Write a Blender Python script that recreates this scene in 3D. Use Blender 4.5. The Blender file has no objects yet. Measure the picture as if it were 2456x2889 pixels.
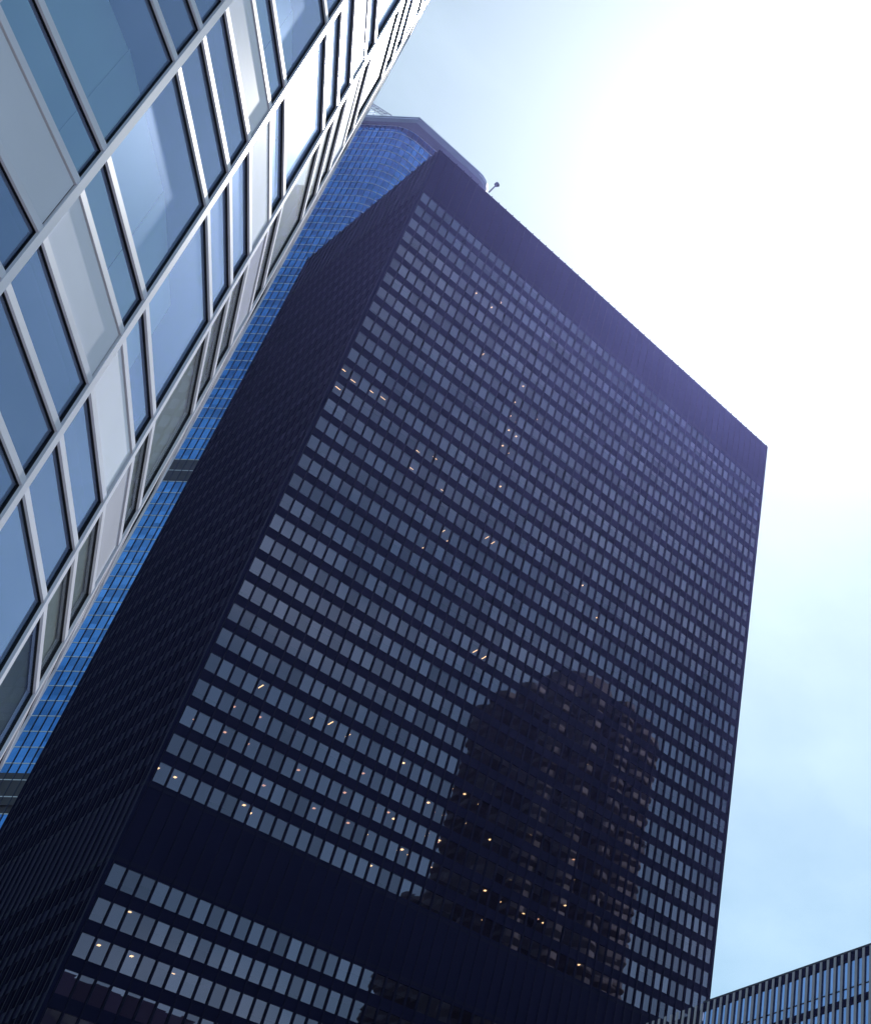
import bpy, math, random
from mathutils import Matrix, Vector
random.seed(7)
sc = bpy.context.scene
C = sc.collection

# ------------------------------------------------------------------ camera
R = [[0.5876494971, -0.8090633434, -0.0091964587],
     [0.5417892325, 0.4019103775, -0.7381954186],
     [0.6009430056, 0.4288176242, 0.6745242391]]      # rows: right, down, forward
F_PX, CX, CY, W_PX, H_PX = 3645.73, 2594.82, 1599.13, 2456.0, 2889.0
EYE = 1.6
cam_d = bpy.data.cameras.new('camera')
cam = bpy.data.objects.new('camera', cam_d); C.objects.link(cam)
cam_d.sensor_fit = 'VERTICAL'; cam_d.sensor_height = 24.0
cam_d.lens = F_PX / H_PX * 24.0
cam_d.shift_x = -(CX - W_PX / 2) / H_PX
cam_d.shift_y = (CY - H_PX / 2) / H_PX
cam_d.clip_start = 0.1; cam_d.clip_end = 20000
cam.matrix_world = Matrix(((R[0][0], -R[1][0], -R[2][0], 0), (R[0][1], -R[1][1], -R[2][1], 0),
                           (R[0][2], -R[1][2], -R[2][2], EYE), (0, 0, 0, 1)))
sc.camera = cam

# ------------------------------------------------------------------ light
SUN_AZ, SUN_EL = math.radians(47.0), math.radians(57.5)    # azimuth from +Y towards +X
world = bpy.data.worlds.new('World'); sc.world = world; world.use_nodes = True
wn, wl = world.node_tree.nodes, world.node_tree.links
bg = wn['Background']; bg.inputs['Strength'].default_value = 0.075
sky = wn.new('ShaderNodeTexSky'); sky.sky_type = 'NISHITA'; sky.sun_disc = False
sky.sun_elevation = SUN_EL; sky.sun_rotation = SUN_AZ
sky.altitude = 50; sky.air_density = 1.0; sky.dust_density = 0.72; sky.ozone_density = 1.2
tc = wn.new('ShaderNodeTexCoord')
mp = wn.new('ShaderNodeMapping'); mp.inputs['Scale'].default_value = (1.1, 2.4, 3.2)
mp.inputs['Rotation'].default_value = (0.3, 0.4, 0.6)
nz = wn.new('ShaderNodeTexNoise'); nz.inputs['Scale'].default_value = 1.7
nz.inputs['Detail'].default_value = 7; nz.inputs['Roughness'].default_value = 0.58
cr = wn.new('ShaderNodeValToRGB')
cr.color_ramp.elements[0].position = 0.46; cr.color_ramp.elements[0].color = (0, 0, 0, 1)
cr.color_ramp.elements[1].position = 0.78; cr.color_ramp.elements[1].color = (0.2, 0.2, 0.2, 1)
mx = wn.new('ShaderNodeMix'); mx.data_type = 'RGBA'
mx.inputs['B'].default_value = (10.5, 12.6, 13.6, 1)
wl.new(tc.outputs['Generated'], mp.inputs['Vector']); wl.new(mp.outputs['Vector'], nz.inputs['Vector'])
wl.new(nz.outputs['Fac'], cr.inputs['Fac']); wl.new(cr.outputs['Color'], mx.inputs['Factor'])
wb = wn.new('ShaderNodeMix'); wb.data_type = 'RGBA'; wb.blend_type = 'MULTIPLY'
wb.inputs['Factor'].default_value = 1.0; wb.inputs['B'].default_value = (1.0, 1.17, 0.97, 1)
wl.new(sky.outputs['Color'], wb.inputs['A']); wl.new(wb.outputs['Result'], mx.inputs['A']); wl.new(mx.outputs['Result'], bg.inputs['Color'])

sun_d = bpy.data.lights.new('sun', 'SUN'); sun_d.energy = 4.5; sun_d.angle = math.radians(0.53)
sun_d.color = (1.0, 0.97, 0.92)
sun = bpy.data.objects.new('sun', sun_d); C.objects.link(sun)
sdir = Vector((math.sin(SUN_AZ) * math.cos(SUN_EL), math.cos(SUN_AZ) * math.cos(SUN_EL), math.sin(SUN_EL)))
sun.rotation_euler = sdir.to_track_quat('Z', 'Y').to_euler()
sun.location = (0, 0, 500)

sc.view_settings.view_transform = 'Standard'; sc.view_settings.look = 'None'
sc.view_settings.exposure = 0.87; sc.view_settings.gamma = 1.0
sc.cycles.max_bounces = 8; sc.cycles.transparent_max_bounces = 12
sc.cycles.glossy_bounces = 4; sc.cycles.diffuse_bounces = 3
sc.cycles.sample_clamp_indirect = 6.0
sc.cycles.use_denoising = True

# ------------------------------------------------------------------ helpers
def px(p):
    x, y, z = p[0], p[1], p[2] - EYE
    c = [R[i][0] * x + R[i][1] * y + R[i][2] * z for i in range(3)]
    if c[2] < 0.1: return None
    return (CX + F_PX * c[0] / c[2], CY + F_PX * c[1] / c[2])

def mat(name, color, rough=0.5, metal=0.0, spec=0.5, noise=None, bump=0.0):
    m = bpy.data.materials.new(name); m.use_nodes = True
    n, l = m.node_tree.nodes, m.node_tree.links
    b = n['Principled BSDF']; b.inputs['Base Color'].default_value = (*color, 1)
    b.inputs['Roughness'].default_value = rough; b.inputs['Metallic'].default_value = metal
    b.inputs['Specular IOR Level'].default_value = spec
    if noise:
        scale, amt = noise
        t = n.new('ShaderNodeTexCoord'); k = n.new('ShaderNodeTexNoise'); k.inputs['Scale'].default_value = scale
        k.inputs['Detail'].default_value = 6
        r = n.new('ShaderNodeMix'); r.data_type = 'RGBA'
        r.inputs['A'].default_value = (*[c * (1 - amt) for c in color], 1)
        r.inputs['B'].default_value = (*[min(1, c * (1 + amt)) for c in color], 1)
        l.new(t.outputs['Object'], k.inputs['Vector']); l.new(k.outputs['Fac'], r.inputs['Factor'])
        l.new(r.outputs['Result'], b.inputs['Base Color'])
        if bump:
            bp = n.new('ShaderNodeBump'); bp.inputs['Strength'].default_value = bump
            l.new(k.outputs['Fac'], bp.inputs['Height']); l.new(bp.outputs['Normal'], b.inputs['Normal'])
    return m

def glass(name, tint, base, through, rough=0.0, vary=0.3, wob=0.0, wscale=0.5, ior=1.5, film=0.04):
    """coated window glass: mirror coat over a see-through tinted pane; every pane differs a little"""
    m = bpy.data.materials.new(name); m.use_nodes = True
    n, l = m.node_tree.nodes, m.node_tree.links
    n.remove(n['Principled BSDF']); out = n['Material Output']
    geo = n.new('ShaderNodeNewGeometry'); oi = n.new('ShaderNodeObjectInfo')
    add = n.new('ShaderNodeMath'); add.operation = 'ADD'
    fr = n.new('ShaderNodeMath'); fr.operation = 'FRACT'
    l.new(geo.outputs['Random Per Island'], add.inputs[0]); l.new(oi.outputs['Random'], add.inputs[1])
    l.new(add.outputs[0], fr.inputs[0])
    mr = n.new('ShaderNodeMapRange'); mr.inputs['To Min'].default_value = 1 - vary; mr.inputs['To Max'].default_value = 1 + vary * 0.5
    l.new(fr.outputs[0], mr.inputs['Value'])
    f = n.new('ShaderNodeFresnel'); f.inputs['IOR'].default_value = ior
    # reflectance = base*rand + (1-base)*fresnel
    mb = n.new('ShaderNodeMath'); mb.operation = 'MULTIPLY'; mb.inputs[1].default_value = base
    l.new(mr.outputs['Result'], mb.inputs[0])
    mf = n.new('ShaderNodeMath'); mf.operation = 'MULTIPLY_ADD'; mf.inputs[1].default_value = 1 - base
    l.new(f.outputs['Fac'], mf.inputs[0]); l.new(mb.outputs[0], mf.inputs[2]); mf.use_clamp = True
    g = n.new('ShaderNodeBsdfGlossy'); g.inputs['Color'].default_value = (*tint, 1); g.inputs['Roughness'].default_value = rough
    t = n.new('ShaderNodeBsdfTransparent'); t.inputs['Color'].default_value = (*through, 1)
    ms = n.new('ShaderNodeMixShader')
    g2 = n.new('ShaderNodeBsdfGlossy'); g2.inputs['Color'].default_value = (*tint, 1); g2.inputs['Roughness'].default_value = 0.3
    mg = n.new('ShaderNodeMixShader'); mg.inputs['Fac'].default_value = film
    l.new(g.outputs[0], mg.inputs[1]); l.new(g2.outputs[0], mg.inputs[2])
    l.new(mf.outputs[0], ms.inputs['Fac']); l.new(t.outputs[0], ms.inputs[1]); l.new(mg.outputs[0], ms.inputs[2])
    l.new(ms.outputs[0], out.inputs['Surface'])
    if wob:
        tcn = n.new('ShaderNodeTexCoord'); k = n.new('ShaderNodeTexNoise'); k.inputs['Scale'].default_value = wscale
        k.inputs['Detail'].default_value = 2
        bp = n.new('ShaderNodeBump'); bp.inputs['Strength'].default_value = wob; bp.inputs['Distance'].default_value = 0.05
        l.new(tcn.outputs['Object'], k.inputs['Vector']); l.new(k.outputs['Fac'], bp.inputs['Height'])
        l.new(bp.outputs['Normal'], g.inputs['Normal'])
    return m

def lamp(name, color, strength):
    m = bpy.data.materials.new(name); m.use_nodes = True
    n, l = m.node_tree.nodes, m.node_tree.links
    e = n.new('ShaderNodeEmission'); e.inputs['Color'].default_value = (*color, 1); e.inputs['Strength'].default_value = strength
    n.remove(n['Principled BSDF']); l.new(e.outputs[0], n['Material Output'].inputs['Surface'])
    m.cycles.emission_sampling = 'NONE'
    return m

class MB:
    def __init__(s): s.v, s.f, s.m = [], [], []
    def face(s, pts, mi=0):
        i = len(s.v); s.v += [tuple(p) for p in pts]; s.f.append(tuple(range(i, i + len(pts)))); s.m.append(mi)
    def hexa(s, c, mi=0):
        """8 corners: bottom 0-3, top 4-7"""
        i = len(s.v); s.v += [tuple(p) for p in c]
        for f in ((3, 2, 1, 0), (4, 5, 6, 7), (0, 1, 5, 4), (1, 2, 6, 5), (2, 3, 7, 6), (3, 0, 4, 7)):
            s.f.append(tuple(i + k for k in f)); s.m.append(mi)
    def box(s, x0, x1, y0, y1, z0, z1, mi=0):
        s.hexa([(x0, y0, z0), (x1, y0, z0), (x1, y1, z0), (x0, y1, z0), (x0, y0, z1), (x1, y0, z1), (x1, y1, z1), (x0, y1, z1)], mi)
    def prism(s, poly, z0, z1, mi=0):
        n = len(poly); i = len(s.v)
        s.v += [(x, y, z0) for x, y in poly] + [(x, y, z1) for x, y in poly]
        s.f.append(tuple(range(i + n - 1, i - 1, -1))); s.m.append(mi)
        s.f.append(tuple(range(i + n, i + 2 * n))); s.m.append(mi)
        for k in range(n):
            j = (k + 1) % n; s.f.append((i + k, i + j, i + n + j, i + n + k)); s.m.append(mi)
    def build(s, name, mats, parent=None, loc=None):
        me = bpy.data.meshes.new(name); me.from_pydata(s.v, [], s.f)
        for m in (mats if isinstance(mats, (list, tuple)) else [mats]): me.materials.append(m)
        me.polygons.foreach_set('material_index', s.m); me.update()
        return link(name, me, parent, loc)

def link(name, me, parent=None, loc=None):
    o = bpy.data.objects.new(name, me); C.objects.link(o)
    if parent: o.parent = parent
    if loc: o.location = loc
    return o

def thing(name, label, cat, loc=(0, 0, 0), group=None):
    o = bpy.data.objects.new(name, None); C.objects.link(o); o.location = loc
    o['label'] = label; o['category'] = cat
    if group: o['group'] = group
    return o

class Frame:
    """facade coordinates: s along the wall, d outward, z up; origin is relative to the thing's base"""
    def __init__(s, o, u):
        s.o = Vector((o[0], o[1])); s.u = Vector(u).normalized(); s.n = Vector((s.u.y, -s.u.x))
    def P(s, a, d, z):
        p = s.o + s.u * a + s.n * d; return (p.x, p.y, z)
    def box(s, mb, a0, a1, d0, d1, z0, z1, mi=0):
        mb.hexa([s.P(a0, d1, z0), s.P(a1, d1, z0), s.P(a1, d0, z0), s.P(a0, d0, z0),
                 s.P(a0, d1, z1), s.P(a1, d1, z1), s.P(a1, d0, z1), s.P(a0, d0, z1)], mi)
    def pane(s, a0, a1, d, z0, z1, tilt=0.0):
        return [s.P(a0, d + random.uniform(-tilt, tilt), z0), s.P(a1, d + random.uniform(-tilt, tilt), z0),
                s.P(a1, d, z1), s.P(a0, d, z1)]

def area_px(pts, base, region=None):
    q = [px((p[0] + base[0], p[1] + base[1], p[2] + base[2])) for p in pts]
    if any(k is None for k in q): return 0
    cx = sum(k[0] for k in q) / len(q); cy = sum(k[1] for k in q) / len(q)
    if not (0 < cx < W_PX and 0 < cy < H_PX): return 0
    if region and not region(cx, cy): return 0
    return abs(sum(q[i][0] * q[(i + 1) % len(q)][1] - q[(i + 1) % len(q)][0] * q[i][1] for i in range(len(q)))) / 2

def windows(panes, m, parent, base, region=None, name='window', most=100):
    order = sorted(range(len(panes)), key=lambda i: -area_px(panes[i], base, region))
    if len(panes) <= most: top, rest = order, []
    else: top, rest = order[:most], order[most:]
    made = []
    for i in top:
        p = panes[i]; c = [sum(k[j] for k in p) / len(p) for j in range(3)]
        mb = MB(); mb.face([(k[0] - c[0], k[1] - c[1], k[2] - c[2]) for k in p])
        made.append((i, mb.build(name, m, parent, c)))
    if rest:
        mb = MB()
        for i in rest: mb.face(panes[i])
        mb.build(name, m, parent)['kind'] = 'stuff'
    return made

# ------------------------------------------------------------------ materials
M = dict(
    black_metal=mat('black anodised metal', (0.005, 0.007, 0.026), 0.6, 0.0, 0.1, (0.6, 0.25)),
    black_panel=mat('black spandrel panel', (0.003, 0.0045, 0.028), 0.65, 0.0, 0.1, (0.25, 0.3)),
    interior=mat('office interior', (0.03, 0.033, 0.045), 0.9),
    white_metal=mat('white coated aluminium', (0.76, 0.77, 0.9), 0.28, 0.0, 0.5, (2.2, 0.13)),
    white_panel=mat('white enamel panel', (0.74, 0.76, 0.88), 0.14, 0.0, 0.6, (0.9, 0.12)),
    gasket=mat('dark frame lining', (0.02, 0.02, 0.028), 0.6, 0.0, 0.2),
    grey_blind=mat('light grey blind', (0.85, 0.85, 0.83), 0.85, 0, 0.2, (1.2, 0.1)),
    blind=mat('pale teal blind', (0.68, 0.93, 0.84), 0.8, 0, 0.2, (1.5, 0.08)),
    steel=mat('brushed stainless steel', (0.6, 0.64, 0.7), 0.4, 0.5, 0.5, (2.0, 0.08)),
    blue_dark=mat('dark louvre', (0.05, 0.055, 0.07), 0.6, 0, 0.3, (0.8, 0.2)),
    fin_dark=mat('dark blue fin', (0.02, 0.035, 0.08), 0.4, 0.2, 0.4),
    grey_soffit=mat('grey soffit metal', (0.17, 0.19, 0.24), 0.5, 0.2, 0.4, (0.5, 0.15)),
    concrete=mat('darkened concrete', (0.055, 0.055, 0.06), 0.85, 0, 0.3, (0.6, 0.2), 0.1),  # base tone set well below ordinary concrete to darken its mirror image
    fin_stone=mat('grey precast fin', (0.4, 0.385, 0.43), 0.75, 0, 0.3, (1.2, 0.12)),
    dark_glass=mat('dark recessed glass', (0.03, 0.035, 0.045), 0.15, 0, 0.5),
    asphalt=mat('asphalt', (0.05, 0.05, 0.052), 0.9, 0, 0.3, (2.0, 0.25), 0.2),
    paving=mat('grey paving', (0.13, 0.13, 0.135), 0.85, 0, 0.3, (1.0, 0.15)),
    paint=mat('road paint', (0.75, 0.75, 0.72), 0.7),
    roof=mat('roof gravel', (0.22, 0.21, 0.2), 0.95, 0, 0.2, (3, 0.2)),
    bronze_glass=glass('bronze tinted glass', (0.92, 0.8, 0.97), 0.26, (0.34, 0.34, 0.4), 0.0, 0.4, 0.006, 0.4, film=0.01),
    blue_glass=glass('blue coated glass', (0.17, 0.46, 1.0), 0.85, (0.08, 0.14, 0.3), 0.02, 0.35, 0.05, 0.3),
    clear_glass=glass('grey blue coated glass', (0.56, 0.71, 1.0), 0.34, (0.93, 0.99, 0.99), 0.0, 0.15, 0.02, 0.35, film=0.2),
    low_glass=glass('reflective blue glass', (0.46, 0.62, 0.98), 0.5, (0.15, 0.2, 0.3), 0.0, 0.4, 0.03, 0.4),
    thin_glass=glass('plain clear glass', (0.9, 0.95, 1.0), 0.06, (0.95, 0.97, 0.96), 0.0, 0.1, ior=1.22, film=0.3),
    office_blind=mat('office window blind', (0.24, 0.24, 0.25), 0.9, 0, 0.2),
    lamp_warm=lamp('warm ceiling lamp', (1.0, 0.6, 0.25), 3.6),
    lamp_dim=lamp('dim orange lamp', (1.0, 0.5, 0.28), 1.5),
)

# ------------------------------------------------------------------ ground
g = MB(); S = 3000; g.face([(-S, -S, 0), (S, -S, 0), (S, S, 0), (-S, S, 0)])
o = g.build('ground', M['paving']); o['kind'] = 'structure'
r = MB(); r.box(-400, 400, 18, 34, 0.0, 0.004); r.box(18, 36, -400, 17.9, 0, 0.004); r.box(18, 36, 34.1, 400, 0, 0.004)
o = r.build('road', M['asphalt']); o['kind'] = 'structure'
r = MB()
for k in range(-30, 31): r.face([(k * 12, 25.9, .009), (k * 12 + 4, 25.9, .009), (k * 12 + 4, 26.1, .009), (k * 12, 26.1, .009)])
o = r.build('road_marking', M['paint']); o['kind'] = 'structure'

# ------------------------------------------------------------------ dark tower
FH, MW = 3.7037, 1.55
TX, TY, TZ = 46.2155, 131.847, 190.4775          # first window's top left corner
X0, X1, DEP = -0.62, 54 * MW - 0.25 + 0.62, 37.3
TOP = TZ + 3.4 * FH
tower = thing('office_tower', 'huge black glass and steel tower across the middle, a dark windowless belt low on it', 'tower', (TX + X0, TY, 0))
WD = X1 - X0
front = Frame((0, 0), (1, 0))                     # s from the left corner, outward is -Y
side = Frame((0, DEP), (0, -1))                   # outward is -X
back = Frame((WD, DEP), (-1, 0)); rside = Frame((WD, 0), (0, 1))
rows = list(range(31)) + [33.24 + k for k in range(15)]
WH, WW = 0.635 * FH, 1.43
base = (TX + X0, TY, 0)
def zt(r): return TZ - r * FH
MARG = -X0
ncol_side = int((DEP - 2 * MARG) / MW)
side_m = (DEP - ncol_side * MW) / 2 + 0.12
wall = MB()
for fr, L in ((front, WD), (side, DEP), (back, WD), (rside, DEP)):
    ztop = TOP
    for r_ in rows:                               # spandrel bands between the rows of windows
        fr.box(wall, 0.45, L - 0.45, -0.42, -0.02, zt(r_), ztop); ztop = zt(r_) - WH
    fr.box(wall, 0.45, L - 0.45, -0.42, -0.02, 9, ztop)
for x0, y0 in ((0, 0), (WD - 0.45, 0), (0, DEP - 0.45), (WD - 0.45, DEP - 0.45)): wall.box(x0, x0 + .45, y0, y0 + .45, 0, TOP)
wall.build('wall', M['black_panel'], tower)
sp = None                                         # slightly proud panels inside each spandrel, top plant floors and belt
for z0, z1 in ((zt(30) - WH - 0.75, zt(30) - WH - 0.35), (zt(33.24) + 0.35, zt(33.24) + 0.75), (TOP - 0.9, TOP - 0.35), (zt(0) + 0.5, zt(0) + 1.1)):
    sp = MB(); sp.box(-.02, WD - .5, -.02, .01, z0, z1); sp.box(-.02, .01, .01, DEP - .5, z0, z1)
    sp.build('belt_rail', M['black_metal'], tower)
core = MB(); core.box(7, WD - 7, 7, DEP - 7, 0, TOP - 0.6)
core.build('interior_wall', M['interior'], tower)
fl = MB()
for r_ in rows: fl.box(0.46, WD - 0.46, 0.46, DEP - 0.46, zt(r_) + 0.12, zt(r_) + 0.42)
fl.build('floor_slab', M['interior'], tower)['kind'] = 'stuff'
rf = MB(); rf.box(0.5, WD - 0.5, 0.5, DEP - 0.5, TOP - 0.5, TOP - 0.2)
rf.build('roof', M['roof'], tower)
# mullions, an I section each
def mull(d=0.19):
    m = MB(); w = 0.055
    m.box(-w, w, -d, -d + 0.03, 9, TOP); m.box(-0.03, 0.03, -d + .03, 0.0, 9, TOP); m.box(-w - .005, w + .005, 0.0, 0.3, 9, TOP)
    me = bpy.data.meshes.new('mullion'); me.from_pydata(m.v, [], m.f); me.materials.append(M['black_metal']); return me
me = mull()
for i in range(55): link('mullion', me, tower, (MARG - 0.17 + i * MW, 0.0, 0))
for i in range(ncol_side + 1):
    o = link('mullion', me, tower, (0.0, side_m + i * MW - 0.17 + .11, 0)); o.rotation_euler = (0, 0, -math.pi / 2)
bm_ = MB()
for i in range(55): bm_.box(MARG - .2 + i * MW, MARG - .05 + i * MW, DEP, DEP + .2, 9, TOP)
bm_.build('rear_mullion', M['black_metal'], tower)
panes = []
for r_ in rows:
    for c_ in range(54):
        a = MARG + c_ * MW - 0.11
        panes.append(front.pane(a, a + WW, -0.08, zt(r_) - WH, zt(r_), 0.004))
def reg_front(x, y): return y > 1900 + 0 * x
windows(panes, M['bronze_glass'], tower, base, None)
panes = []
for r_ in rows:
    for c_ in range(ncol_side):
        a = DEP - (side_m + c_ * MW) - MW + 0.17
        panes.append(side.pane(a, a + WW, -0.08, zt(r_) - WH, zt(r_), 0.004))
    panes.append(rside.pane(0.5, DEP - .5, -0.16, zt(r_) - WH, zt(r_)))
    panes.append(back.pane(0.5, WD - .5, -0.16, zt(r_) - WH, zt(r_)))
mb = MB()
for p in panes: mb.face(p)
mb.build('side_window', M['bronze_glass'], tower)['kind'] = 'stuff'
bl = MB()                                         # blinds drawn to different heights
for r_ in rows:
    run = 0
    for c_ in range(54):
        if run <= 0: run = random.randint(1, 5); amt = random.choice([0, 0, 0, 0, .3, .5, .75, 1.0]); jit = random.uniform(-.05, .05)
        run -= 1
        if amt:
            a = MARG + c_ * MW - .1; top_ = zt(r_) - .02; d_b = min(1, amt + random.uniform(-.08, .08))
            bl.face([front.P(a, -.2, top_ - WH * d_b), front.P(a + WW - .02, -.2, top_ - WH * d_b), front.P(a + WW - .02, -.2, top_), front.P(a, -.2, top_)])
bl.build('blind', M['office_blind'], tower)['kind'] = 'stuff'
# lit rooms: (row, column, kind, reach)
lm_a, lm_b = MB(), MB()
lm_a.box(-0.06, 0.06, -0.5, 0.5, -0.03, 0.0); lm_b.box(-0.14, 0.14, -0.17, 0.17, -0.05, 0.0)
def mesh_of(mb, name, m):
    me = bpy.data.meshes.new(name); me.from_pydata(mb.v, [], mb.f); me.materials.append(m); return me
tube, spot, spotd = mesh_of(lm_a, 'ceiling_light', M['lamp_warm']), mesh_of(lm_b, 'ceiling_light', M['lamp_warm']), mesh_of(lm_b, 'ceiling_light', M['lamp_dim'])
L = []
for r_, c_ in ((11, 0), (11, 1), (12, 0), (12, 1), (12, 3), (12, 4), (13, 0), (13, 1), (13, 9), (13, 11), (14, 9), (14, 13)): L.append((r_, c_, 'X'))
for r_, c_ in ((26, 3), (26, 4), (26, 9), (26, 10), (26, 12), (16, 14), (16, 15), (16, 12), (17, 13), (15, 18), (15, 19), (6, 12), (7, 14), (19, 24), (19, 26), (20, 21), (20, 22)): L.append((r_, c_, 'Y'))
for r_, c_ in ((28, 1), (28, 3), (28, 5), (28, 9), (29, 1), (29, 4), (29, 7), (29, 11), (27, 3), (27, 5), (27, 14), (29, 14), (28, 13), (28, 16)): L.append((r_, c_, 'd'))
for r_, c_ in ((30, 0), (30, 1), (30, 6), (30, 7), (30, 13), (30, 17), (29, 16), (28, 18), (29, 19), (29, 20), (30, 19), (28, 21), (27, 20), (27, 22), (26, 23), (30, 22),
               (3, 9), (3, 11), (5, 15), (6, 17), (7, 17), (8, 17), (8, 18), (9, 17), (9, 18), (10, 17), (10, 18), (11, 18), (11, 17), (12, 18), (7, 20), (6, 22), (8, 26), (9, 29), (3, 18), (2, 12),
               (14, 30), (15, 33), (18, 28), (20, 33), (22, 35), (24, 30), (25, 33), (26, 28), (35.24, 1), (35.24, 3), (34.24, 2), (35.24, 6), (28, 30), (29, 34), (30, 38), (27, 36)): L.append((r_, c_, 's'))
rg = random.Random(5)
for _ in range(34): L.append((rg.choice([26, 27, 28, 28, 29, 29, 30, 30]), rg.randint(17, 40), rg.choice('ssd')))
for r_, c_, k in L:
    a = MARG + (c_ + random.uniform(.25, .75)) * MW
    dep = random.uniform(0.9, 2.2) if k != 's' else random.uniform(0.7, 1.8)
    o = link('ceiling_light', {'X': tube, 'Y': tube, 'd': spotd, 's': spot}[k], tower, (a, dep, zt(r_) + 0.115))
    if k == 'X': o.rotation_euler = (0, 0, math.pi / 2)
    if r_ < 20: o.scale = (.8, .8, 1)

# ------------------------------------------------------------------ blue tower behind
HB = 340 + EYE
P0 = (67.32, 219.15)
bt = thing('glass_skyscraper', 'tall blue glass skyscraper with steel floor lines and rounded corners, standing behind the black tower', 'skyscraper', (P0[0], P0[1], 0))
def arc(cx, cy, r, a0, a1, n): return [(cx + r * math.cos(a0 + (a1 - a0) * i / n), cy + r * math.sin(a0 + (a1 - a0) * i / n)) for i in range(n + 1)]
def rounded(poly, radii, n=9):
    out = []
    for i, (x, y) in enumerate(poly):
        r_ = radii[i]
        if r_ == 0: out.append((x, y)); continue
        p, q, s = Vector(poly[i - 1]), Vector((x, y)), Vector(poly[(i + 1) % len(poly)])
        a, b = (p - q).normalized(), (s - q).normalized()
        half = a.angle(b) / 2; t = r_ / math.tan(half); cen = q + (a + b).normalized() * (r_ / math.sin(half))
        s0, s1 = q + a * t - cen, q + b * t - cen
        th0, th1 = math.atan2(s0.y, s0.x), math.atan2(s1.y, s1.x); d = (th1 - th0 + math.pi) % (2 * math.pi) - math.pi
        out += [(cen.x + r_ * math.cos(th0 + d * k / n), cen.y + r_ * math.sin(th0 + d * k / n)) for k in range(n + 1)]
    return out
dl = math.radians(-39.0); ul = Vector((math.sin(dl), math.cos(dl)))          # leftwards along the left face
ur = Vector((1, -0.005)).normalized()
nl = Vector((-ul.y, ul.x)); nl = nl if nl.dot(Vector((-1, -1))) > 0 else -nl  # outward of the left face
def plan(inl, inr, L1=62, L2=29.0):
    a = Vector((0, 0))
    # intersect inset lines
    A0 = a - nl * inl; B0 = Vector((0, inr))
    den = ul.x * ur.y - ul.y * ur.x; w = B0 - A0; t = (w.x * ur.y - w.y * ur.x) / den
    c = A0 + ul * t
    far = c + ul * L1; right = Vector((L2 - inr * .3, B0.y + ur.y * L2))
    up = Vector((math.sin(math.radians(-14)), math.cos(math.radians(-14))))
    return [tuple(c), tuple(right), tuple(right + up * 40), tuple(far + Vector((6, 14))), tuple(far)]
crown_poly = rounded(plan(0, 0), [0.6, 6, 4, 6, 4], 8)
body_poly = rounded(plan(1.0, 2.6), [9, 7, 4, 6, 4], 12)
FB = 3.27
cr_ = MB(); cr_.prism(crown_poly, HB - 3.0, HB)
cr_.build('roof_crown', M['grey_soffit'], bt)
rail = MB(); rail.prism([(x * 1.004, y) for x, y in crown_poly], HB - 0.9, HB - 0.55)
rail.prism(crown_poly, HB, HB + .3)
rail.build('parapet_rail', M['steel'], bt)
def perim(poly):
    out, acc = [], 0
    for i in range(len(poly)):
        p, q = Vector(poly[i]), Vector(poly[(i + 1) % len(poly)]); out.append((acc, p, q)); acc += (q - p).length
    return out, acc
segs, PL = perim(body_poly)
def at(s):
    s %= PL
    for a, p, q in segs:
        L_ = (q - p).length
        if a <= s <= a + L_ + 1e-9:
            u = (q - p).normalized(); return p + u * (s - a), u
    return segs[-1][2], (segs[-1][2] - segs[-1][1]).normalized()
mech = ((116 + EYE, 122.2 + EYE), (193.1 + EYE, 199.5 + EYE))
n_p = round(PL / 1.5); mod = PL / n_p
zs = []; z = HB - 3.0 - 0.2
while z > 6: zs.append(z); z -= FB
inner = MB(); cbx, cby = sum(p[0] for p in body_poly) / len(body_poly), sum(p[1] for p in body_poly) / len(body_poly)
inner.prism([(cbx + (x - cbx) * .97, cby + (y - cby) * .97) for x, y in body_poly], 0, HB - 3)
inner.build('interior_wall', M['blue_dark'], bt)
panes = []
for zi in zs:
    z0, z1 = zi - FB, zi - 0.18
    if any(a - 1 < (z0 + z1) / 2 < b for a, b in mech): continue
    zm = z0 + (z1 - z0) * 0.36
    for k in range(n_p):
        p, _ = at(k * mod); q, _ = at((k + 1) * mod)
        for za, zb in ((z0, zm), (zm, z1)):
            j = random.uniform(-.015, .015)
            panes.append([(p.x, p.y, za), (q.x + j, q.y + j, za), (q.x, q.y, zb), (p.x + j, p.y - j, zb)])
bbase = (P0[0], P0[1], 0)
def reg_blue(x, y):
    limb = y > 2150 - 1.734 * x + 25                        # right of the white facade
    if x < 870: return limb and y < 2338 - 1.843 * x
    return limb and y < 734 - 0.84 * (x - 870)
windows(panes, M['blue_glass'], bt, bbase, reg_blue)
for a, b in mech:
    m_ = MB(); m_.prism([(cbx + (x - cbx) * 1.004, cby + (y - cby) * 1.004) for x, y in body_poly], a, b)
    m_.build('plant_floor_louvre', M['blue_dark'], bt)
led_z = [z for z in zs[:96]]
for z in led_z:
    m_ = MB(); m_.prism([(cbx + (x - cbx) * 1.005, cby + (y - cby) * 1.005) for x, y in body_poly], 0, 0.17)
    m_.build('floor_ledge', M['steel'], bt, (0, 0, z - 0.2))
fin_me = MB(); fin_me.box(-.055, .055, -.14, 0, 0, HB - 3.4)
fin_me = mesh_of(fin_me, 'facade_fin', M['fin_dark'])
others = MB(); vis = []
for k in range(n_p):
    p, u = at(k * mod)
    vis.append((area_px([(p.x, p.y, 0), (p.x + .3, p.y, 0), (p.x + .3, p.y, 30), (p.x, p.y, 30)], (P0[0], P0[1], 270)), k))
front_k = set(k for k in range(n_p) if at(k * mod)[1].dot(Vector((0.63, -.777))) > 0.75 or at(k * mod)[1].x > 0.8)
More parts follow.
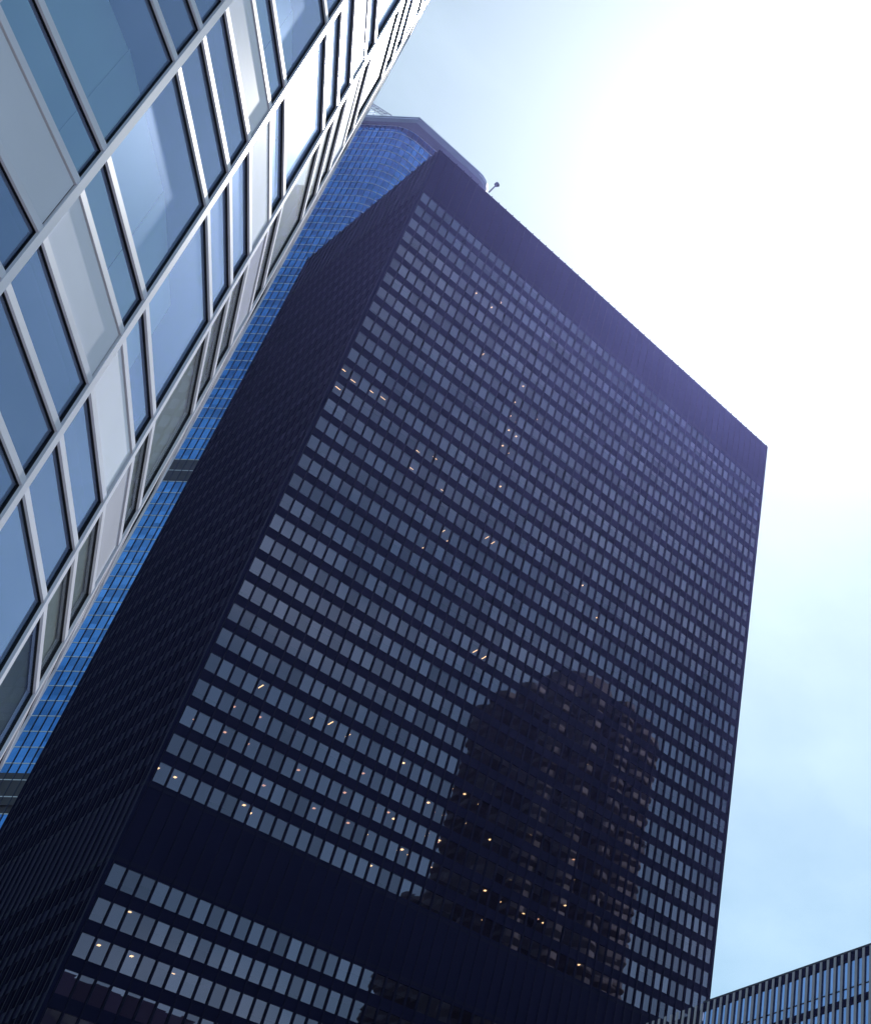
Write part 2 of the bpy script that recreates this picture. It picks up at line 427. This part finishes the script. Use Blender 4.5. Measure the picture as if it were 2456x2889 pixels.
front_k = sorted(front_k, key=lambda k: (at(k * mod)[0] + Vector((67, 219))).length)[:70]
for k in front_k:
    p, u = at(k * mod); o = link('facade_fin', fin_me, bt, (p.x, p.y, 0)); o.rotation_euler = (0, 0, math.atan2(u.y, u.x))
def lattice(name, label, cat, loc, a, b, w, m, group=None):
    t = thing(name, label, cat, loc, group)
    a, b = Vector(a), Vector(b); d = (b - a).normalized(); s = d.cross(Vector((0, 0, 1))).normalized() * w / 2; v = s.cross(d).normalized() * w
    ch, br = MB(), MB()
    def bar(mb, p, q, r_):
        dd = (q - p).normalized(); e1 = dd.orthogonal().normalized() * r_; e2 = dd.cross(e1).normalized() * r_
        mb.hexa([p + e1, p + e2, p - e1, p - e2, q + e1, q + e2, q - e1, q - e2])
    for off in (s, -s, v): bar(ch, a + off, b + off, .11)
    n = 7
    for i in range(n):
        p, q = a.lerp(b, i / n), a.lerp(b, (i + 1) / n)
        bar(br, p + s, q + v, .07); bar(br, p - s, q + v, .07); bar(br, p + s, q - s, .07)
    ch.build('chord', m, t); br.build('bracing', m, t)
    return t
lattice('roof_crane', 'grey lattice boom on the roof of the blue skyscraper, beside the white facade', 'crane', (58.9, 233.0, HB), (-3, 2, 10.5), (3.2, -6.5, .5), 1.3, M['grey_soffit'])
ra = thing('roof_gantry', 'small grey lattice gantry low behind the roof edge of the blue skyscraper', 'gantry', (58.2, 232.5, HB))
for i in range(4):
    m_ = MB(); m_.box(-.1, .1, -.1, .1, 0, 5.5 - i * .9); m_.build('post', M['steel'], ra, (i * 1.1 - 2.2, 1.2 - i * 1.4, .3))
m_ = MB()
for h in (1.6, 3.0): m_.hexa([(-2.3, 1.1, h), (1.2, -3.1, h), (1.3, -2.9, h), (-2.2, 1.3, h), (-2.3, 1.1, h + .15), (1.2, -3.1, h + .15), (1.3, -2.9, h + .15), (-2.2, 1.3, h + .15)])
m_.build('rail', M['steel'], ra)
# little mast with a round head at the roof's right end
an = thing('roof_antenna', 'small mast with a round dark head at the right end of the blue roof', 'antenna', (94.1, 221.0, HB))
def tube_mb(p, q, r0, r1, n=10):
    mb = MB(); p, q = Vector(p), Vector(q); d = (q - p).normalized(); e1 = d.orthogonal().normalized(); e2 = d.cross(e1)
    i = len(mb.v)
    for c, r_ in ((p, r0), (q, r1)): mb.v += [tuple(c + e1 * r_ * math.cos(t * 2 * math.pi / n) + e2 * r_ * math.sin(t * 2 * math.pi / n)) for t in range(n)]
    for k in range(n): mb.f.append((i + k, i + (k + 1) % n, i + n + (k + 1) % n, i + n + k)); mb.m.append(0)
    mb.f.append(tuple(range(i + n - 1, i - 1, -1))); mb.f.append(tuple(range(i + n, i + 2 * n))); mb.m += [0, 0]
    return mb
tube_mb((0, 0, -1.5), (1.0, -.6, 3.2), .22, .18).build('mast', M['blue_dark'], an)
tube_mb((0.85, -.5, 2.9), (1.2, -.8, 3.6), .6, .75, 14).build('dish', M['blue_dark'], an)

# ------------------------------------------------------------------ rounded white and blue building at the left
K = 0.85
V1 = Vector((0.7179, 9.9742)) * K
V = {1: V1, 2: Vector((1.8805, 11.2857)) * K, 3: Vector((2.8261, 12.7339)) * K, 4: Vector((3.5347, 14.2943)) * K}
LS = 1.735 * K
d_ = 24.4
for k in (5, 6):
    d_ -= 8.6; V[k] = V[k - 1] + Vector((math.sin(math.radians(d_)), math.cos(math.radians(d_)))) * LS
V[7] = V[6] + Vector((0, 1)) * 30
d_ = 41.6
for k in (0, -1, -2, -3, -4):
    d_ += 8.6; V[k] = V[k + 1] - Vector((math.sin(math.radians(d_)), math.cos(math.radians(d_)))) * LS
V[-5] = V[-4] - Vector((1, 0)) * 30
ks = list(range(-5, 8))
lb = thing('curved_office_building', 'round cornered building of blue panes, white panels and white frames, filling the left side', 'building', (V1.x, V1.y, 0))
def rel(p): return Vector((p[0] - V1.x, p[1] - V1.y))
PER, D0 = 4.575 * K, 11.31 * K + EYE
steps = [0, 1.79 * K, 2.51 * K, 3.21 * K, 3.98 * K]
lev = []                                                   # (height, index within a storey)
for f_ in range(-3, 8):
    for i, s_ in enumerate(steps):
        h = D0 + f_ * PER + s_
        if h > 0.2: lev.append((h, i))
LT = lev[-1][0] + 0.6 * K
GD, CW = -0.034, 0.038                                      # glass depth behind the frame face, half frame width
lf = {}
for k in ks[:-1]: lf[k] = Frame(rel(V[k]), V[k + 1] - V[k])   # u runs rightwards; outward normal n
for k, fr in lf.items():
    if fr.n.dot(-(V[k])) < 0 and k in (1, 2): raise RuntimeError('normal')
def ring(mb, d0, d1, z0, z1, mi):
    """closed band along all the facets, mitred at the kinks"""
    pts = []
    for k in ks:
        fs = [lf[j] for j in (k - 1, k) if j in lf]
        n = Vector((0, 0))
        for f_ in fs: n += f_.n
        n.normalize(); c = n.dot(fs[0].n)
        pts.append((rel(V[k]) + n * (d0 / c), rel(V[k]) + n * (d1 / c)))
    for (a0, a1), (b0, b1) in zip(pts, pts[1:]):
        mb.hexa([(a1.x, a1.y, z0), (b1.x, b1.y, z0), (b0.x, b0.y, z0), (a0.x, a0.y, z0),
                 (a1.x, a1.y, z1), (b1.x, b1.y, z1), (b0.x, b0.y, z1), (a0.x, a0.y, z1)], mi)
for h, i in lev:
    mb = MB(); ring(mb, -0.022, 0.0, -CW, CW, 0); ring(mb, GD - .04, -0.0225, -CW + .004, CW - .004, 1)
    mb.build('transom', [M['white_metal'], M['gasket']], lb, (0, 0, h))
for k in ks[1:-1]:
    n = (lf[k - 1].n + lf[k].n).normalized(); fr = Frame(rel(V[k]), (-n.y, n.x))
    if fr.n.dot(n) < 0: fr = Frame(rel(V[k]), (n.y, -n.x))
    mb = MB(); fr.box(mb, -CW, CW, -0.02, 0.006, 0, LT, 0); fr.box(mb, -CW + .006, CW - .006, GD - .04, -0.0205, 0, LT, 1)
    mb.build('mullion', [M['white_metal'], M['gasket']], lb)
glz, blinds, pan, gk = [], [], [], []
for k, fr in lf.items():
    Lk = (V[k + 1] - V[k]).length
    subs = [(0, Lk)] if Lk < 5 else [(j * 1.5, (j + 1) * 1.5) for j in range(20)]
    for (a0, a1) in subs:
        for (h, i), (h2, _) in zip(lev, lev[1:]):
            if i == 3: pan.append((fr, a0, a1, h, h2))
            else:
                glz.append(fr.pane(a0 + CW, a1 - CW, GD, h + CW, h2 - CW, 0.0025)); gk.append(k)
                if i == 0 or k in (3, 4, 5): blinds.append((fr, a0, a1, h, h2, len(glz) - 1, k))
    if Lk > 5:
        mb = MB()
        for j in range(1, 20): fr.box(mb, j * 1.5 - CW, j * 1.5 + CW, -.2, .004, 0, LT)
        mb.build('straight_mullion', M['white_metal'], lb)
lbase = (V1.x, V1.y, 0)
def reg_left(x, y): return y < 2150 - 1.734 * x
made = dict(windows(glz, M['clear_glass'], lb, lbase, reg_left))
for gi, w in made.items():
    if gk[gi] >= 3: w.data.materials[0] = M['thin_glass']
pp = []
for fr, a0, a1, h, h2 in pan:
    g_ = 0.012; pp.append([fr.P(a0 + CW + g_, -.012, h + CW + g_), fr.P(a1 - CW - g_, -.012, h + CW + g_), fr.P(a1 - CW - g_, -.012, h2 - CW - g_), fr.P(a0 + CW + g_, -.012, h2 - CW - g_), fr])
vis = sorted(pp, key=lambda p: -area_px(p[:4], lbase, reg_left))
restp = MB()
for j, p in enumerate(vis):
    n = p[4].n; b_ = [(q[0] - n.x * .05, q[1] - n.y * .05, q[2]) for q in p[:4]]
    hx = [p[0], p[1], b_[1], b_[0], p[3], p[2], b_[2], b_[3]]
    if j < 60:
        c = [sum(q[i] for q in hx) / 8 for i in range(3)]
        mb = MB(); mb.hexa([(q[0] - c[0], q[1] - c[1], q[2] - c[2]) for q in hx]); mb.build('spandrel_panel', M['white_panel'], lb, c)
    else: restp.hexa(hx)
restp.build('spandrel_panel', M['white_panel'], lb)['kind'] = 'stuff'
bl_rest = MB()
for fr, a0, a1, h, h2, gi, k in blinds:
    grey = k in (3, 4, 5)
    pts = fr.pane(a0, a1, GD - 0.05, h, h2) if grey else fr.pane(a0 - .05, a1 - 0.10, GD - 0.36, h - .1, h2 + 0.0)
    if gi in made and area_px(pts, lbase, reg_left) > 500:
        w = made[gi]; c = w.location
        mb = MB(); mb.face([(q[0] - c[0], q[1] - c[1], q[2] - c[2]) for q in pts]); mb.build('blind', M['grey_blind' if grey else 'blind'], w)
    else: bl_rest.face(pts, 1 if grey else 0)
bl_rest.build('blind', [M['blind'], M['grey_blind']], lb)['kind'] = 'stuff'
# backs of the spandrels, floors and the inside walls
mb = MB()
for (h, i), (h2, _) in zip(lev, lev[1:]):
    if i == 3: ring(mb, -.5, -.2, h + .05, h2 - .05, 0)
ring(mb, -3.4, -3.2, 0, LT - .3, 0)
for h, i in lev:
    if i == 3: ring(mb, -3.2, -.5, h + .3, h + .5, 0)
mb.build('interior_wall', M['interior'], lb)
mb = MB(); poly = [tuple(rel(V[k])) for k in ks] + [(rel(V[-5]).x, rel(V[7]).y)]
cxx = sum(p[0] for p in poly) / len(poly); cyy = sum(p[1] for p in poly) / len(poly)
mb.prism([(cxx + (x - cxx) * .985, cyy + (y - cyy) * .985) for x, y in poly], LT - .2, LT)
mb.build('roof', M['white_metal'], lb)

# ------------------------------------------------------------------ low finned building at lower right
SC = 1.35
LX, LH = 60 * SC, 37.45 * SC + EYE
low = thing('finned_office_block', 'lower grey block with close vertical fins and blue panes, at the bottom right corner', 'building', (LX, 0, 0))
FP = 0.576 * SC; FLH = 2.79 * SC
ys = [46.99 * SC + i * FP for i in range(-6, 40)]
END = 61.35 * SC; YN, YF = ys[0] - .4, 118.0
fr = Frame((0, 0), (0, -1))        # outward is -X ; s = -y
body = MB(); body.box(0.5, 26, YN, END, 0, LH - .25); body.build('interior_wall', M['dark_glass'], low)
cap = MB(); cap.box(-.02, 26, YN, END, LH - .12, LH + .06); cap.build('roof', M['blue_dark'], low)
spn = MB(); z = LH - .12; i = 0; lows = []
while z > 4:
    spn.box(0.0, .5, YN, END, z - (.78 if i == 0 else .62), z); zb = z - (.78 if i == 0 else .62)
    nx = z - FLH - (.0 if i else .3); lows.append((nx, zb)); z = nx; i += 1
spn.build('spandrel', M['black_panel'], low)
fins_all = list(ys); y = ys[-1] + FP
while y < YF: fins_all.append(y); y += FP
fm = MB(); fm.box(-.07, .0, -.12, .12, 0, LH - .16)
fm = mesh_of(fm, 'fin', M['fin_stone'])
for y in fins_all: link('fin', fm, low, (0, y, 0))
panes = []; trans = MB()
for (z0, z1) in lows:
    zt_ = z0 + (z1 - z0) * .27
    trans.box(0.03, .12, YN, END, zt_ - .03, zt_ + .03)
    for a, b in zip(fins_all, fins_all[1:]):
        if b > END + .1: break
        j = random.uniform(-.004, .004)
        panes.append([(.1, a + .06, zt_), (.1 + j, b - .06, zt_), (.1, b - .06, z1), (.1 + j, a + .06, z1)])
        panes.append([(.1, a + .06, z0), (.1 + j, b - .06, z0), (.1, b - .06, zt_), (.1 - j, a + .06, zt_)])
trans.build('transom', M['gasket'], low)
windows(panes, M['low_glass'], low, (LX, 0, 0))
scr = MB(); scr.box(.55, 1.0, END + .02, YF, 0, LH - .5)
for z in range(int(LH) - 1): scr.box(.5, .55, END + .02, YF, z + .2, z + .5)
scr.build('louvre_screen', M['black_metal'], low)

# ------------------------------------------------------------------ what the black tower mirrors: two round balcony towers and a slab across the way
def lobes(r0, r1, n=16, seg=8, ph=0.0):
    out = []
    for k in range(n * seg):
        t = k / (n * seg) * 2 * math.pi; s = abs(math.cos(n * (t + ph) / 2)); out.append(((r0 + (r1 - r0) * s ** .6) * math.cos(t), (r0 + (r1 - r0) * s ** .6) * math.sin(t)))
    return out
def balcony_tower(loc, label):
    t = thing('round_tower', label, 'tower', loc, 'round balcony towers mirrored in the black tower')
    c = MB(); c.prism([(13.2 * math.cos(a * math.pi / 24), 13.2 * math.sin(a * math.pi / 24)) for a in range(48)], 0, 157); c.build('wall', M['dark_glass'], t)
    s = MB(); s.prism(lobes(15.6, 19.4), 0, .3)
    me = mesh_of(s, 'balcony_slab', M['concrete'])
    rl = MB(); outer, inn = lobes(15.4, 19.2), lobes(15.25, 19.05)
    for i in range(len(outer)):
        j = (i + 1) % len(outer)
        rl.hexa([(*outer[i], 0), (*outer[j], 0), (*inn[j], 0), (*inn[i], 0), (*outer[i], 1.0), (*outer[j], 1.0), (*inn[j], 1.0), (*inn[i], 1.0)])
    rme = mesh_of(rl, 'railing', M['blue_dark'])
    for k in range(60):
        z = 8 + k * 2.53
        o = link('balcony_slab', me, t, (0, 0, z)); link('railing', rme, o, (0, 0, .3))
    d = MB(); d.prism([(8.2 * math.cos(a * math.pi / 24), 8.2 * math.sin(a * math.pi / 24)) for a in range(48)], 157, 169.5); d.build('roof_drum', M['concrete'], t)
    return t
balcony_tower((138.3, 73.6, 0), 'round concrete balcony tower, its reflection on the right of the broad black face')
balcony_tower((181.0, -8.4, 0), 'farther round concrete balcony tower, its reflection peeping out left of the nearer one')
ob = thing('office_slab', 'dark slab block whose reflection fills the lowest left windows of the black tower', 'building', (78, -45, 0))
m_ = MB(); m_.box(0, 62, -14, 0, 0, 128.5); m_.build('wall', M['black_panel'], ob)
pn = [[(1 + c * 3, .06, 3 + r_ * 4), (3.4 + c * 3, .06, 3 + r_ * 4), (3.4 + c * 3, .06, 5.2 + r_ * 4), (1 + c * 3, .06, 5.2 + r_ * 4)][::-1] for r_ in range(30) for c in range(20)]
m_ = MB()
for p in pn: m_.face(p)
m_.build('window', M['dark_glass'], ob)['kind'] = 'stuff'

# ------------------------------------------------------------------ air: thin volume added to stand in for lens glare near the sun
hz = MB(); hz.box(-3100, 3100, -3100, 3100, -1.0, 358)
hm = bpy.data.materials.new('glare_haze'); hm.use_nodes = True
hm.node_tree.nodes.remove(hm.node_tree.nodes['Principled BSDF'])
pv = hm.node_tree.nodes.new('ShaderNodeVolumePrincipled')
pv.inputs['Color'].default_value = (0.34, 0.36, 1.0, 1); pv.inputs['Density'].default_value = 0.00007
pv.inputs['Anisotropy'].default_value = 0.8
hm.node_tree.links.new(pv.outputs[0], hm.node_tree.nodes['Material Output'].inputs['Volume'])
o = hz.build('glare_haze', hm); o['kind'] = 'stuff'
